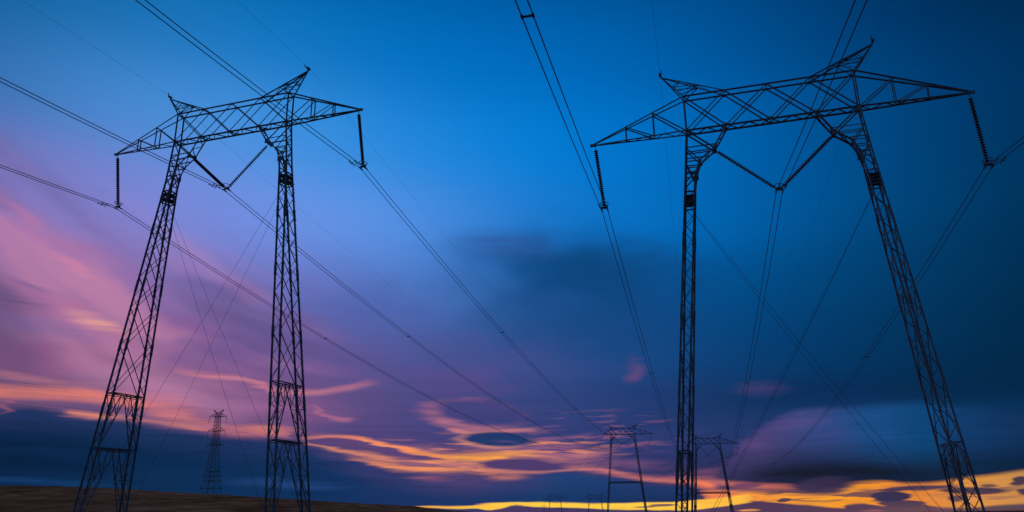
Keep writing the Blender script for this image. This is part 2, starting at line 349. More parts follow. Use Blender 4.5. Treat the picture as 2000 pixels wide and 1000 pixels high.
    ('S', 'gap'),
    ('C', [(13.9, 1.68, 0.375, 0.6), (15.57, 1.51, 0.337, 0.7), (17.86, 1.33, 0.337, 0.6), (19.13, 1.18, 0.3, 0.1)], [(0, (222, 120, 100))], 1),
    ('C', [(11.75, 0.38, 0.15, 0), (13.81, 0.58, 0.262, 0.6), (15.5, 0.79, 0.225, 0.6), (17.15, 0.82, 0.225, 0)], [(0, (250, 150, 74))], 1),
    ('E', 15.963, 1.438, 1.317, 0.199, 0.0, (96, 60, 98), 0.85, 0.6, 1),
    ('E', 15.534, 1.148, 1.974, 0.099, 0.0, (150, 84, 100), 0.6, 0.3, 1),
    ('E', 20.669, 1.277, 2.466, 0.709, 2.0, (58, 48, 80), 0.97, 0.5, 1),
    ('E', 21.381, 1.454, 1.842, 0.321, 0.0, (44, 40, 72), 0.9, 0.4, 1),
    ('E', 23.165, 1.001, 1.198, 0.189, 0.0, (170, 112, 76), 0.6, 0.2, 1),
    ('E', 25.839, 1.007, 2.549, 0.185, 3.0, (66, 52, 80), 0.9, 0.5, 1),
    ('E', 24.659, 0.566, 1.369, 0.372, -1.0, (54, 50, 82), 1, 0.82, 1),
    ('E', 25.181, 0.125, 1.552, 0.246, -2.0, (60, 52, 84), 0.95, 0.75, 1),
    ('E', 29.191, 0.813, 2.131, 0.269, -2.0, (60, 50, 74), 0.95, 0.7, 1),
    ('E', 30.186, 1.088, 0.69, 0.148, 0.0, (76, 62, 76), 0.85, 0.5, 1),
    ('E', 28.348, 0.38, 0.712, 0.27, 0.0, (64, 52, 78), 0.9, 0.5, 1),
    ('E', 31.811, 1.311, 0.719, 0.322, 8.0, (56, 48, 72), 0.95, 0.7, 1),
    ('E', 31.824, 0.668, 0.665, 0.232, 4.0, (60, 50, 72), 0.95, 0.7, 1),
    ('E', 18.148, 0.45, 0.482, 0.162, 0.0, (74, 58, 80), 0.95, 0.75, 1),
    ('E', 15.485, 0.654, 0.43, 0.099, 0.0, (90, 62, 84), 0.95, 0.75, 1),
    ('B', [(11.38, -0.018, -2.181), (13.6, 0.219, -2.189), (14.79, 0.368, -2.192), (16.13, 0.48, -2.194), (17.42, 0.331, -2.195), (19.01, 0.147, -2.195), (20.26, 0.035, -2.194), (21.49, -0.076, -2.192), (21.89, 0.14, -2.191), (23.06, 0.218, -2.187), (23.93, 0.019, -2.184), (24.83, 0.099, -2.181), (26.28, 0.109, -2.173), (27.1, -0.083, -2.169), (28.76, -0.134, -2.158), (30.39, -0.008, -2.146), (32.22, 0.025, -2.13), (38.79, -0.069, -2.056)], [(0.6138, (66, 54, 92)), (0.6705, (58, 48, 88)), (0.7179, (70, 54, 86)), (0.7708, (88, 66, 82)), (0.8217, (78, 62, 78))], 0.96, 0.094, 0.15, 1),
    ('E', 16.066, -0.139, 0.849, 0.13, 0.0, (244, 160, 80), 0.9, 0.4, 1),
    ('E', 23.291, -0.253, 1.187, 0.093, 0.0, (150, 96, 90), 0.6, 0.2, 1),
    ('B', [(-6.79, 0.333, 0.299), (-5.55, 0.387, 0.251), (-3.78, 0.4, 0.231), (-2.53, 0.437, 0.25), (-1.64, 0.58, 0.07), (-0.21, 0.58, 0.291), (1.21, 0.546, 0.223), (3.35, 0.486, 0.146), (5.48, 0.442, 0.087), (7.24, 0.436, 0.049), (8.99, 0.481, 0.011), (10.73, 0.457, -0.109), (12.11, 0.538, -0.092), (13.81, 0.647, 0.085), (15.17, 0.791, 0.265)], [(0.4321, (250, 176, 70)), (0.4836, (255, 200, 74)), (0.5334, (255, 206, 70)), (0.5897, (255, 204, 72)), (0.6376, (254, 190, 70))], 1, 0.06, 0.06, 1),
    ('B', [(-3.78, 0.095, -2.042), (-1.64, 0.07, -2.07), (-0.75, 0.263, -2.081), (-0.04, 0.391, -2.09), (1.21, 0.206, -2.104), (3.34, 0.113, -2.125), (5.46, 0.053, -2.144), (7.22, 0.015, -2.157), (8.96, -0.022, -2.169), (10.68, -0.143, -2.178), (11.88, -0.123, -2.183)], [(0.4622, (80, 60, 100)), (0.5334, (72, 56, 98)), (0.6188, (72, 56, 96))], 0.96, 0.06, 0.112, 1),
    ('E', -2.178, 0.484, 0.713, 0.136, 4.0, (236, 150, 90), 0.6, 0.3, 1),
    ('E', 10.022, 0.266, 1.102, 0.107, 0.0, (84, 62, 92), 0.9, 0.6, 1),
    ('E', 9.045, 0.178, 0.901, 0.06, 0.0, (96, 70, 94), 0.85, 0.6, 1),
    ('E', 23.445, 0.838, 1.779, 0.11, 1.0, (150, 96, 70), 0.7, 0.2, 1),
    ('E', 27.34, 1.066, 1.283, 0.122, 3.0, (74, 58, 82), 0.8, 0.5, 1),
    ('E', 19.087, 0.791, 1.58, 0.097, 0.0, (190, 118, 70), 0.7, 0.2, 1),
    ('E', 17.346, 1.115, 2.254, 0.131, -1.0, (150, 86, 92), 0.8, 0.3, 1),
    ('E', 14.845, 0.928, 1.328, 0.099, 0.0, (176, 96, 84), 0.7, 0.2, 1),
    ('E', 27.777, 0.631, 1.65, 0.091, 2.0, (170, 112, 76), 0.8, 0.3, 1),
    ('E', 30.73, 0.397, 1.298, 0.117, 2.0, (160, 108, 80), 0.8, 0.3, 1),
    ('E', 22.163, 0.357, 1.211, 0.079, 0.0, (214, 136, 60), 0.7, 0.2, 1),
]
for f in FEATURES:
    if f[0] == 'S':
        SKY = shreds(f[1], SKY)
    elif f[0] == 'E':
        _, a, e, ra, re, rot, c, s, edge, wp = f
        m = mapped(V2 if wp > 1 else (V0 if edge > 0.5 else V1), (a, e, 0), R(rot), (ra, re, 1.0), 'TEXTURE')
        g = nd('ShaderNodeTexGradient', gradient_type='SPHERICAL')
        put(g.inputs[0], m)
        k = smooth(g.outputs[1], 0.0 + 0.0 * edge, 1.0 - 0.88 * edge, 0.0, s)
        if wp > 2:
            k = mth('MULTIPLY', k, smooth(streak_hi, 0.30, 0.68, 0.35, 1.0))
        elif edge < 0.45 and wp == 1:
            k = mth('MULTIPLY', k, smooth(streak_lo, 0.36, 0.60, 0.42, 1.0))
        SKY = mixc(k, SKY, srgb(c))
    elif f[0] == 'C':
        _, pts, colours, wp = f
        X, Y = (X2, Y2) if wp > 1 else (X1, Y1)
        cx = [0.5 + p[0] / 100.0 for p in pts]
        cy = curve(X, [(x, 0.1 + p[1] / 50.0) for x, p in zip(cx, pts)])
        wd = curve(X, [(x, p[2] / 5.0) for x, p in zip(cx, pts)])
        st = curve(X, [(cx[0] - 0.005, 0.0)] + [(x, p[3]) for x, p in zip(cx, pts)] + [(cx[-1] + 0.005, 0.0)])
        d = mth('DIVIDE', mth('MULTIPLY', mth('ABSOLUTE', mth('SUBTRACT', Y, cy)), 10.0), wd)
        k = mth('MULTIPLY', smooth(d, 0.0, 1.0, 1.0, 0.0), st)
        k = mth('MULTIPLY', k, smooth(streak_lo, 0.28, 0.60, 0.6, 1.0))
        SKY = mixc(k, SKY, ramp(X, colours, 'EASE') if len(colours) > 1 else srgb(colours[0][1]))
    else:
        _, pts, colours, s, s0, s1, wp = f
        X, Y = (X2, Y2) if wp > 1 else (X1, Y1)
        cx = [0.5 + p[0] / 100.0 for p in pts]
        tp = curve(X, [(x, 0.1 + p[1] / 50.0) for x, p in zip(cx, pts)])
        bt = curve(X, [(x, 0.1 + p[2] / 50.0) for x, p in zip(cx, pts)])
        k = mth('MULTIPLY', smooth(mth('MULTIPLY', mth('SUBTRACT', tp, Y), 50.0), -s0, s0),
                smooth(mth('MULTIPLY', mth('SUBTRACT', Y, bt), 50.0), -s1, s1))
        win = curve(X, [(cx[0] - 0.01, 0.0), (cx[0], s), (cx[-1], s), (cx[-1] + 0.01, 0.0)])
        k = mth('MULTIPLY', k, win)
        SKY = mixc(k, SKY, ramp(X, colours, 'EASE') if len(colours) > 1 else srgb(colours[0][1]))

# faint drawn-out texture of the long exposure in the lower, cloudy sky
grain = mth('MULTIPLY_ADD', mth('SUBTRACT', streak_lo, 0.5), 0.5, 1.0)
grain = mth('MULTIPLY_ADD', mth('SUBTRACT', grain, 1.0), smooth(EL, 4.0, 11.0, 1.0, 0.12), 1.0)
grain2 = mth('MULTIPLY_ADD', mth('MULTIPLY', mth('SUBTRACT', streak_hi, 0.5), 0.45), mth('MULTIPLY', smooth(EL, 16.0, 24.0, 1.0, 0.0), smooth(AZ, -24.0, -4.0, 1.0, 0.0)), grain)
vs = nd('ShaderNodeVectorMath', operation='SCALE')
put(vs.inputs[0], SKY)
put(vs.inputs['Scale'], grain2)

nish = nd('ShaderNodeTexSky', sky_type='NISHITA')
nish.sun_disc = False
nish.sun_elevation = SUN_EL
nish.sun_rotation = SUN_AZ
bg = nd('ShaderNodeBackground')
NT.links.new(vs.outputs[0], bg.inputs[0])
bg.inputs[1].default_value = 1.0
bg2 = nd('ShaderNodeBackground')
NT.links.new(nish.outputs[0], bg2.inputs[0])
bg2.inputs[1].default_value = 0.0002
ad = nd('ShaderNodeAddShader')
NT.links.new(bg.outputs[0], ad.inputs[0])
NT.links.new(bg2.outputs[0], ad.inputs[1])
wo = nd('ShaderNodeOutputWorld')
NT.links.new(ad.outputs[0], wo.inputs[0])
world.cycles.sampling_method = 'MANUAL'
world.cycles.sample_map_resolution = 512

# ------------------------------------------------------------------ materials


def material(name, base, rough=0.6, metal=0.0, var=0.3, scale=3.0, base2=None, bump=0.0):
    m = bpy.data.materials.new(name)
    m.use_nodes = True
    nt = m.node_tree
    b = nt.nodes['Principled BSDF']
    tc = nt.nodes.new('ShaderNodeTexCoord')
    n = nt.nodes.new('ShaderNodeTexNoise')
    n.inputs['Scale'].default_value = scale
    n.inputs['Detail'].default_value = 6.0
    nt.links.new(tc.outputs['Object'], n.inputs['Vector'])
    r = nt.nodes.new('ShaderNodeValToRGB')
    r.color_ramp.elements[0].position = 0.35
    r.color_ramp.elements[1].position = 0.68
    lo = base if base2 else tuple(v * (1 - var) for v in base)
    hi = base2 if base2 else tuple(min(1, v * (1 + var)) for v in base)
    r.color_ramp.elements[0].color = (*lo, 1)
    r.color_ramp.elements[1].color = (*hi, 1)
    nt.links.new(n.outputs[0], r.inputs[0])
    nt.links.new(r.outputs[0], b.inputs['Base Color'])
    b.inputs['Roughness'].default_value = rough
    b.inputs['Metallic'].default_value = metal
    if bump:
        bp = nt.nodes.new('ShaderNodeBump')
        bp.inputs['Strength'].default_value = bump
        nt.links.new(n.outputs[0], bp.inputs['Height'])
        nt.links.new(bp.outputs[0], b.inputs['Normal'])
    return m


STEEL = material('weathered_galvanised_steel', (0.155, 0.185, 0.195), 0.6, 0.1, 0.3, 2.0)
PLATE = material('steel_plate', (0.10, 0.10, 0.105), 0.75, 0.2, 0.3, 3.0)
GLAZE = material('dark_glazed_porcelain', (0.035, 0.022, 0.018), 0.25, 0.0, 0.25, 6.0)
ALU = material('weathered_aluminium_strand', (0.10, 0.10, 0.105), 0.7, 0.3, 0.2, 8.0)
WOOD = material('dark_timber', (0.06, 0.045, 0.035), 0.85, 0.0, 0.3, 1.0)

GRASS = bpy.data.materials.new('dry_prairie_grass')
GRASS.use_nodes = True
_nt = GRASS.node_tree
_b = _nt.nodes['Principled BSDF']
_tc = _nt.nodes.new('ShaderNodeTexCoord')


def gnoise(scale, stretch, detail=8.0):
    mp = _nt.nodes.new('ShaderNodeMapping')
    mp.inputs[3].default_value = stretch
    _nt.links.new(_tc.outputs['Object'], mp.inputs[0])
    n = _nt.nodes.new('ShaderNodeTexNoise')
    n.inputs['Scale'].default_value = scale
    n.inputs['Detail'].default_value = detail
    n.inputs['Roughness'].default_value = 0.65
    _nt.links.new(mp.outputs[0], n.inputs['Vector'])
    return n.outputs[0]


def gramp(fac, stops):
    r = _nt.nodes.new('ShaderNodeValToRGB')
    while len(r.color_ramp.elements) < len(stops):
        r.color_ramp.elements.new(0.5)
    for e, (p, c) in zip(r.color_ramp.elements, stops):
        e.position = p
        e.color = (*c, 1)
    _nt.links.new(fac, r.inputs[0])
    return r.outputs[0]


_broad = gramp(gnoise(0.03, (1, 0.35, 1)), [(0.30, (0.36, 0.130, 0.058)), (0.52, (0.54, 0.205, 0.095)), (0.72, (0.76, 0.32, 0.155))])
_tuft = gramp(gnoise(0.45, (0.6, 0.16, 1)), [(0.30, (0.35, 0.33, 0.32)), (0.55, (0.85, 0.82, 0.80)), (0.75, (1.5, 1.42, 1.3))])
_clump = gramp(gnoise(0.12, (1, 0.28, 1)), [(0.34, (0.55, 0.52, 0.52)), (0.5, (0.95, 0.95, 0.95)), (0.68, (1.35, 1.3, 1.25))])
_mx = _nt.nodes.new('ShaderNodeMix')
_mx.data_type = 'RGBA'
_mx.blend_type = 'MULTIPLY'
_mx.inputs[0].default_value = 1.0
_nt.links.new(_broad, _mx.inputs[6])
_nt.links.new(_tuft, _mx.inputs[7])
_mx2 = _nt.nodes.new('ShaderNodeMix')
_mx2.data_type = 'RGBA'
_mx2.blend_type = 'MULTIPLY'
_mx2.inputs[0].default_value = 1.0
_nt.links.new(_mx.outputs[2], _mx2.inputs[6])
_nt.links.new(_clump, _mx2.inputs[7])
_nt.links.new(_mx2.outputs[2], _b.inputs['Base Color'])
_b.inputs['Roughness'].default_value = 0.95
_b.inputs['Specular IOR Level'].default_value = 0.0

# ------------------------------------------------------------------ mesh helpers


STOUT = 1.0          # member size factor of the pylon being built


class MB:
    """collects bars, boxes, discs and tubes and links them as one mesh object"""

    def __init__(self):
        self.v, self.f = [], []

    def add(self, vs, fs):
        k = len(self.v)
        self.v += [tuple(p) for p in vs]
        self.f += [tuple(i + k for i in q) for q in fs]

    def angle(self, p, q, w, flip=1):
        """an L-section steel angle from p to q"""
        p, q = Vector(p), Vector(q)
        d = q - p
        if d.length < 1e-4:
            return
        d.normalize()
        u = d.cross(Vector((0, 0, 1)))
        if u.length < 0.2:
            u = d.cross(Vector((0, 1, 0)))
        u.normalize()
        n = d.cross(u)
        u = u * flip
        w = w * STOUT
        t = w * 0.28
        prof = [(-w / 2, -w / 2), (w / 2, -w / 2), (w / 2, -w / 2 + t), (-w / 2 + t, -w / 2 + t), (-w / 2 + t, w / 2), (-w / 2, w / 2)]
        vs = [p + u * a + n * b for a, b in prof] + [q + u * a + n * b for a, b in prof]
        fs = [(i, (i + 1) % 6, (i + 1) % 6 + 6, i + 6) for i in range(6)]
        fs += [(3, 2, 1, 0), (5, 4, 3, 0), (6, 7, 8, 9), (6, 9, 10, 11)]
        self.add(vs, fs)

    def bar(self, p, q, w, h=None):
        p, q = Vector(p), Vector(q)
        d = (q - p)
        if d.length < 1e-4:
            return
        d.normalize()
        u = d.cross(Vector((0, 0, 1)))
        if u.length < 0.05:
            u = Vector((1, 0, 0))
        u.normalize()
        n = u.cross(d)
        h = h or w
        pr = [(-w / 2, -h / 2), (w / 2, -h / 2), (w / 2, h / 2), (-w / 2, h / 2)]
        vs = [p + u * a + n * b for a, b in pr] + [q + u * a + n * b for a, b in pr]
        self.add(vs, [(0, 1, 5, 4), (1, 2, 6, 5), (2, 3, 7, 6), (3, 0, 4, 7), (3, 2, 1, 0), (4, 5, 6, 7)])

    def box(self, c, s):
        c = Vector(c)
        vs = [c + Vector((x * s[0] / 2, y * s[1] / 2, z * s[2] / 2)) for z in (-1, 1) for x, y in ((-1, -1), (1, -1), (1, 1), (-1, 1))]
        self.add(vs, [(0, 1, 5, 4), (1, 2, 6, 5), (2, 3, 7, 6), (3, 0, 4, 7), (3, 2, 1, 0), (4, 5, 6, 7)])

    def lathe(self, p, q, prof, n=12):
        """prof: (distance along p->q, radius) pairs"""
        p, q = Vector(p), Vector(q)
        d = (q - p).normalized()
        u = d.orthogonal().normalized()
        w = d.cross(u)
        vs = []
        for a, r in prof:
            for i in range(n):
                t = 2 * pi * i / n
                vs.append(p + d * a + (u * cos(t) + w * sin(t)) * r)
        fs = []
        for k in range(len(prof) - 1):
            for i in range(n):
                j = (i + 1) % n
                fs.append((k * n + i, k * n + j, (k + 1) * n + j, (k + 1) * n + i))
        fs.append(tuple(range(n - 1, -1, -1)))
        fs.append(tuple(range((len(prof) - 1) * n, len(prof) * n)))
        self.add(vs, fs)

    def tube(self, pts, r, n=6, closed=False):
        pts = [Vector(p) for p in pts]
        m = len(pts)
        vs = []
        for k, p in enumerate(pts):
            a = pts[(k - 1) % m] if (closed or k > 0) else p
            b = pts[(k + 1) % m] if (closed or k < m - 1) else p
            d = (b - a).normalized()
            u = d.cross(Vector((0, 0, 1)))
            if u.length < 0.05:
                u = d.cross(Vector((0, 1, 0)))
            u.normalize()
            w = u.cross(d)
            for i in range(n):
                t = 2 * pi * i / n
                vs.append(p + (u * cos(t) + w * sin(t)) * r)
        fs = []
        for k in range(m if closed else m - 1):
            k2 = (k + 1) % m
            for i in range(n):
                j = (i + 1) % n
                fs.append((k * n + i, k * n + j, k2 * n + j, k2 * n + i))
        if not closed:
            fs.append(tuple(range(n - 1, -1, -1)))
            fs.append(tuple(range((m - 1) * n, m * n)))
        self.add(vs, fs)

    def build(self, name, mat, parent=None, smooth_=False):
        me = bpy.data.meshes.new(name)
        me.from_pydata(self.v, [], self.f)
        me.materials.append(mat)
        if smooth_:
            for p in me.polygons:
                p.use_smooth = True
        me.update()
        o = bpy.data.objects.new(name, me)
        col.objects.link(o)
        if parent is not None:
            o.parent = parent
        return o


def tag(o, label=None, cat=None, group=None, kind=None):
    if label:
        o['label'] = label
    if cat:
        o['category'] = cat
    if group:
        o['group'] = group
    if kind:
        o['kind'] = kind
    return o


def empty(name, loc, yaw=0.0):
    o = bpy.data.objects.new(name, None)
    o.empty_display_size = 0.5
    o.location = loc
    o.rotation_euler = (0, 0, -yaw)
    col.objects.link(o)
    return o


def copy_thing(o, parent=None):
    c = o.copy()
    col.objects.link(c)
    c.parent = parent
    for ch in list(o.children):
        copy_thing(ch, c)
    return c


# ------------------------------------------------------------------ the ground


def el_crest(t):
    """elevation (tangent) of the grassy hill's skyline against t = x / y"""
    pts = [(-1.6, .043), (-.9, .042), (-.62, .0357), (-.466, .0296), (-.363, .0225), (-.298, .0182), (-.21, .0115), (-.124, .0065), (-.085, 0.0), (0.0, -.006), (.2, -.008), (1.5, -.008)]
    if t <= pts[0][0]:
        return pts[0][1]
    for (a, b), (c, d) in zip(pts, pts[1:]):
        if t <= c:
            return b + (d - b) * (t - a) / (c - a)
    return pts[-1][1]


def ground_z(x, y):
    s = min(1.0, max(0.0, (x + 26.4) / 46.2))
    s = s * s * (3 - 2 * s)
    base = -0.9 - 2.9 * s
    near = math.exp(-((x / 14.0) ** 2 + (y / 16.0) ** 2))
    base = base * (1 - near) - 1.75 * near
    if y > 30:
        c = el_crest(x / y)
        crest = 430.0 * c
        u = min(1.0, max(0.0, (y - 95.0) / 335.0))
        u = u * u * (3 - 2 * u) * 0.5 + u * 0.5
        z = base + (crest - base) * u
        if y > 430:
            z = crest - (y - 430) * 0.017 if c > 0 else min(crest, -2.0) - (y - 430) * 0.015
            z = max(z, -180.0)
    else:
        z = base
    bump = 0.0
    if abs(x) + abs(y) > 20:
        bump = noise.noise(Vector((x * .02, y * .02, 0))) * min(1.2, y * .003 if y > 0 else .3) + noise.noise(Vector((x * .12, y * .12, 4))) * .25
    return z + bump


def make_ground():
    ys = [-3000, -900, -300, -120, -60, -30]
    y = -20.0
    while y < 480:
        ys.append(y)
        y += 4.0 if y < 120 else 7.0
    ys += [500, 560, 650, 800, 1000, 1300, 1800, 2600, 4000, 7000, 12000]
    ts = [-1.0 + i / 140.0 for i in range(281)]
    vs, fs = [], []
    for y in ys:
        half = max(160.0, abs(y) * 1.3)
        for t in ts:
            x = t * half
            z = ground_z(x, y)
            vs.append((x, y, z))
    n = len(ts)
    for k in range(len(ys) - 1):
        for i in range(n - 1):
            fs.append((k * n + i, k * n + i + 1, (k + 1) * n + i + 1, (k + 1) * n + i))
    me = bpy.data.meshes.new('ground')
    me.from_pydata(vs, [], fs)
    me.materials.append(GRASS)
    for p in me.polygons:
        p.use_smooth = True
    o = bpy.data.objects.new('ground', me)
    col.objects.link(o)
    tag(o, 'dark brown dry grass of the open hillside', 'ground', kind='structure')


make_ground()

# ------------------------------------------------------------------ the portal pylons
HW = 6.25            # half the distance between the mast heads
DEP = 2.98           # depth of the bridge truss
HY = 0.42            # half its width along the line
SL = 0.0977          # outward lean of the masts
XW = 0.72            # mast width across the line


def outer(z):
    return HW + SL * max(0.0, -z)


def hy(z):
    return HY if z > -4.2 else HY + 0.0685 * (-4.2 - z)


FLARE = [(3.24, 0.0), (4.30, -1.72), (5.42, -2.62), (5.80, -3.60), (outer(-4.6) - XW, -4.6)]


def zig(mb, a0, a1, b0, b1, n, w, cross=False, start=0):
    a0, a1, b0, b1 = Vector(a0), Vector(a1), Vector(b0), Vector(b1)
    for i in range(n):
        s, e = i / n, (i + 1) / n
        pa, qa = a0.lerp(a1, s), a0.lerp(a1, e)
        pb, qb = b0.lerp(b1, s), b0.lerp(b1, e)
        if cross:
            mb.angle(pa, qb, w)
            mb.angle(pb, qa, w, flip=-1)
        elif (i + start) % 2 == 0:
            mb.angle(pa, qb, w)
        else:
            mb.angle(pb, qa, w)


def make_mast(sx, base, belts, parent, fine=True):
    """one leaning lattice mast: narrow across the line, spreading along it towards the ground"""
    mb = MB()
    cw, bw, tw = (0.118, 0.057, 0.046)

    def P(side, face, z):          # side 0 outer, 1 inner; face -1 near, +1 far
        x = outer(z) - (XW if side else 0.0)
        return Vector((sx * x, face * hy(z), z))
    zt = -4.6
    for face in (-1, 1):
        mb.angle((sx * HW, face * HY, DEP), (sx * HW, face * HY, 0.0), cw * 0.9)
        mb.angle((sx * HW, face * HY, 0.0), P(0, face, -4.2), cw)
        mb.angle(P(0, face, -4.2), P(0, face, base), cw * 1.1)
        mb.angle(P(1, face, zt), P(1, face, base), cw * 1.1)
        # splice plates where column sections meet
        for zs in (-9.0, -14.5, -20.0, -25.6):
            if zs > base:
                for side in (0, 1):
                    p, q = P(side, face, zs + 0.55), P(side, face, zs - 0.55)
                    mb.angle(p, q, cw * 1.42)
        # narrow-face zigzag
        n = int((zt - base) / 0.90)
        zig(mb, P(0, face, zt), P(0, face, base), P(1, face, zt), P(1, face, base), n, tw, start=0 if face < 0 else 1)
    # wide faces
    lv = [zt - 1.35]
    while lv[-1] > belts[0] + 1.0:
        lv.append(lv[-1] - max(1.6, 2 * hy(lv[-1]) * 1.42))
    k = (belts[0] - lv[0]) / (lv[-1] - lv[0])
    lv = [lv[0] + (z - lv[0]) * k for z in lv]
    for side in (0, 1):
        for a, b in zip(lv, lv[1:]):
            mb.angle(P(side, -1, a), P(side, 1, b), bw)
            mb.angle(P(side, 1, a), P(side, -1, b), bw, flip=-1)
        # inverted V frames under each belt
        seq = belts + [base]
        for a, b in zip(seq, seq[1:]):
            top = (P(side, -1, a) + P(side, 1, a)) / 2
            for f in (-1, 1):
                ap = top + Vector((0, f * 0.16, 0))
                ft = P(side, f, b)
                mb.angle(ap, ft, bw * 1.15)
                c1 = ap.lerp(ft, 0.42)
                c2 = ap.lerp(ft, 0.74)
                o0, o1, o2 = P(side, f, a), P(side, f, a + (b - a) * 0.42), P(side, f, a + (b - a) * 0.72)
                for s, e in ((o0, c1), (c1, o1), (o1, ap.lerp(ft, 0.2)), (c1, o2), (o2, c2)):
                    mb.angle(s, e, tw)
                mb.angle(o0.lerp(ap, 0.55), c1, tw * 0.9)
        for a in belts:
            for dz, ww in ((0.0, 1.5), (-0.17, 0.9)):
                mb.angle(P(side, -1, a + dz), P(side, 1, a + dz), bw * ww)
    for a in belts:
        for f in (-1, 1):
            mb.angle(P(0, f, a), P(1, f, a), bw)
        zig(mb, P(0, -1, a), P(0, 1, a), P(1, -1, a), P(1, 1, a), 3, tw * 0.8)
    # inverted V: struts across the narrow width
    seq = belts + [base]
    for a, b in zip(seq, seq[1:]):
        for f in (-1, 1):
            A0 = (P(0, -1, a) + P(0, 1, a)) / 2
            A1 = (P(1, -1, a) + P(1, 1, a)) / 2
            zig(mb, A0, P(0, f, b), A1, P(1, f, b), 5, tw * 0.85)
    if fine:
        # step bolts up one corner column
        z = -6.0
        i = 0
        while z > base + 2.5:
            p = P(0, 1, z)
            dy = Vector((0, 0.22, 0)) if i % 2 else Vector((sx * 0.22, 0, 0))
            mb.bar(p, p + dy, 0.03)
            z -= 0.42
            i += 1
    # gusset plates
    for z in lv:
        for side in (0, 1):
            for f in (-1, 1):
                mb.box(P(side, f, z), (0.05, 0.22, 0.34))
    m = mb.build('mast', STEEL, parent)
    # knee: the inner columns flare out to the bridge
    kb = MB()
    for f in (-1, 1):
        fl = [Vector((sx * x, f * (HY + (0.0 if z > -4.2 else 0.03)), z)) for x, z in FLARE]
        for p, q in zip(fl, fl[1:]):
            kb.angle(p, q, 0.125)
        ou = lambda z: Vector((sx * outer(z), f * HY, z))
        fx = lambda z: next(Vector((sx * (a[0] + (b[0] - a[0]) * (z - a[1]) / (b[1] - a[1])), f * HY, z)) for a, b in zip(FLARE, FLARE[1:]) if b[1] <= z <= a[1])
        for z in (-1.45, -2.0, -2.62, -3.15, -3.6):
            kb.angle(ou(z), fx(z), 0.075)
        kb.angle(ou(0), fx(-1.72), 0.11)
        kb.angle(ou(-1.45), fx(-2.62), 0.08)
        kb.angle(ou(-2.62), fx(-4.3), 0.09)
        kb.angle(ou(-4.4), fx(-3.3), 0.08)
        kb.box(fx(-3.7), (0.30, 0.05, 0.42))
        kb.box(fx(-1.72), (0.34, 0.05, 0.30))
        kb.box(fx(-2.62), (0.26, 0.05, 0.26))
    for (x0, z0), (x1, z1) in zip(FLARE, FLARE[1:]):
        n = 3 if z0 == 0 else 1
        zig(kb, (sx * x0, -HY, z0), (sx * x1, -HY, z1), (sx * x0, HY, z0), (sx * x1, HY, z1), n, 0.07)
        kb.angle((sx * x1, -HY, z1), (sx * x1, HY, z1), 0.08)
    zig(kb, (sx * outer(0), -HY, 0), (sx * outer(-4.6), -HY, -4.6), (sx * outer(0), HY, 0), (sx * outer(-4.6), HY, -4.6), 5, 0.07)
    # hanger for the V string
    kb.bar((sx * 4.30, -HY, -1.75), (sx * 4.30, HY, -1.75), 0.16)
    kb.build('knee_brace', STEEL, parent)
    # diaphragm below the knee
    pb = MB()
    for z in (-5.42, -5.92):
        xm = (outer(z) - XW / 2)
        pb.box((sx * xm, 0, z), (XW + 0.14, 2 * hy(z) + 0.1, 0.10))
    for z in (-5.12, -5.67, -6.2):
        for f in (-1, 1):
            pb.angle(P(0, f, z), P(1, f, z), 0.1)
        for side in (0, 1):
            pb.angle(P(side, -1, z), P(side, 1, z), 0.1)
    pb.build('diaphragm', PLATE, m)
    # concrete-capped feet
    for side in (0, 1):
        for f in (-1, 1):
            fb = MB()
            p = P(side, f, base)
            fb.box((p.x, p.y, base + 0.1), (0.5, 0.5, 0.9))
            fb.build('footing', PLATE, m)


def make_bridge(parent):
    mb = MB()
    tx = [-HW, -3.15, 0.0, 3.15, HW]
    bx = [-HW, -3.24, 0.0, 3.24, HW]
    for f in (-HY, HY):
        mb.angle((-HW, f, DEP), (HW, f, DEP), 0.105)
        mb.angle((-HW, f, 0), (HW, f, 0), 0.12)
        for i in range(4):
            big = 0.086
            mb.angle((tx[i], f, DEP), (bx[i + 1], f, 0), big)
            mb.angle((bx[i], f, 0), (tx[i + 1], f, DEP), big, flip=-1)
        for x in bx[1:-1]:
            mb.box((x, f, 0.06), (0.40, 0.04, 0.24))
        for x in tx[1:-1]:
            mb.box((x, f, DEP - 0.05), (0.34, 0.04, 0.2))
    for x in tx:
        mb.angle((x, -HY, DEP), (x, HY, DEP), 0.075)
    for x in bx:
        mb.angle((x, -HY, 0), (x, HY, 0), 0.075)
    zig(mb, (-HW, -HY, 0), (HW, -HY, 0), (-HW, HY, 0), (HW, HY, 0), 16, 0.065)
    mb.build('bridge', STEEL, parent)


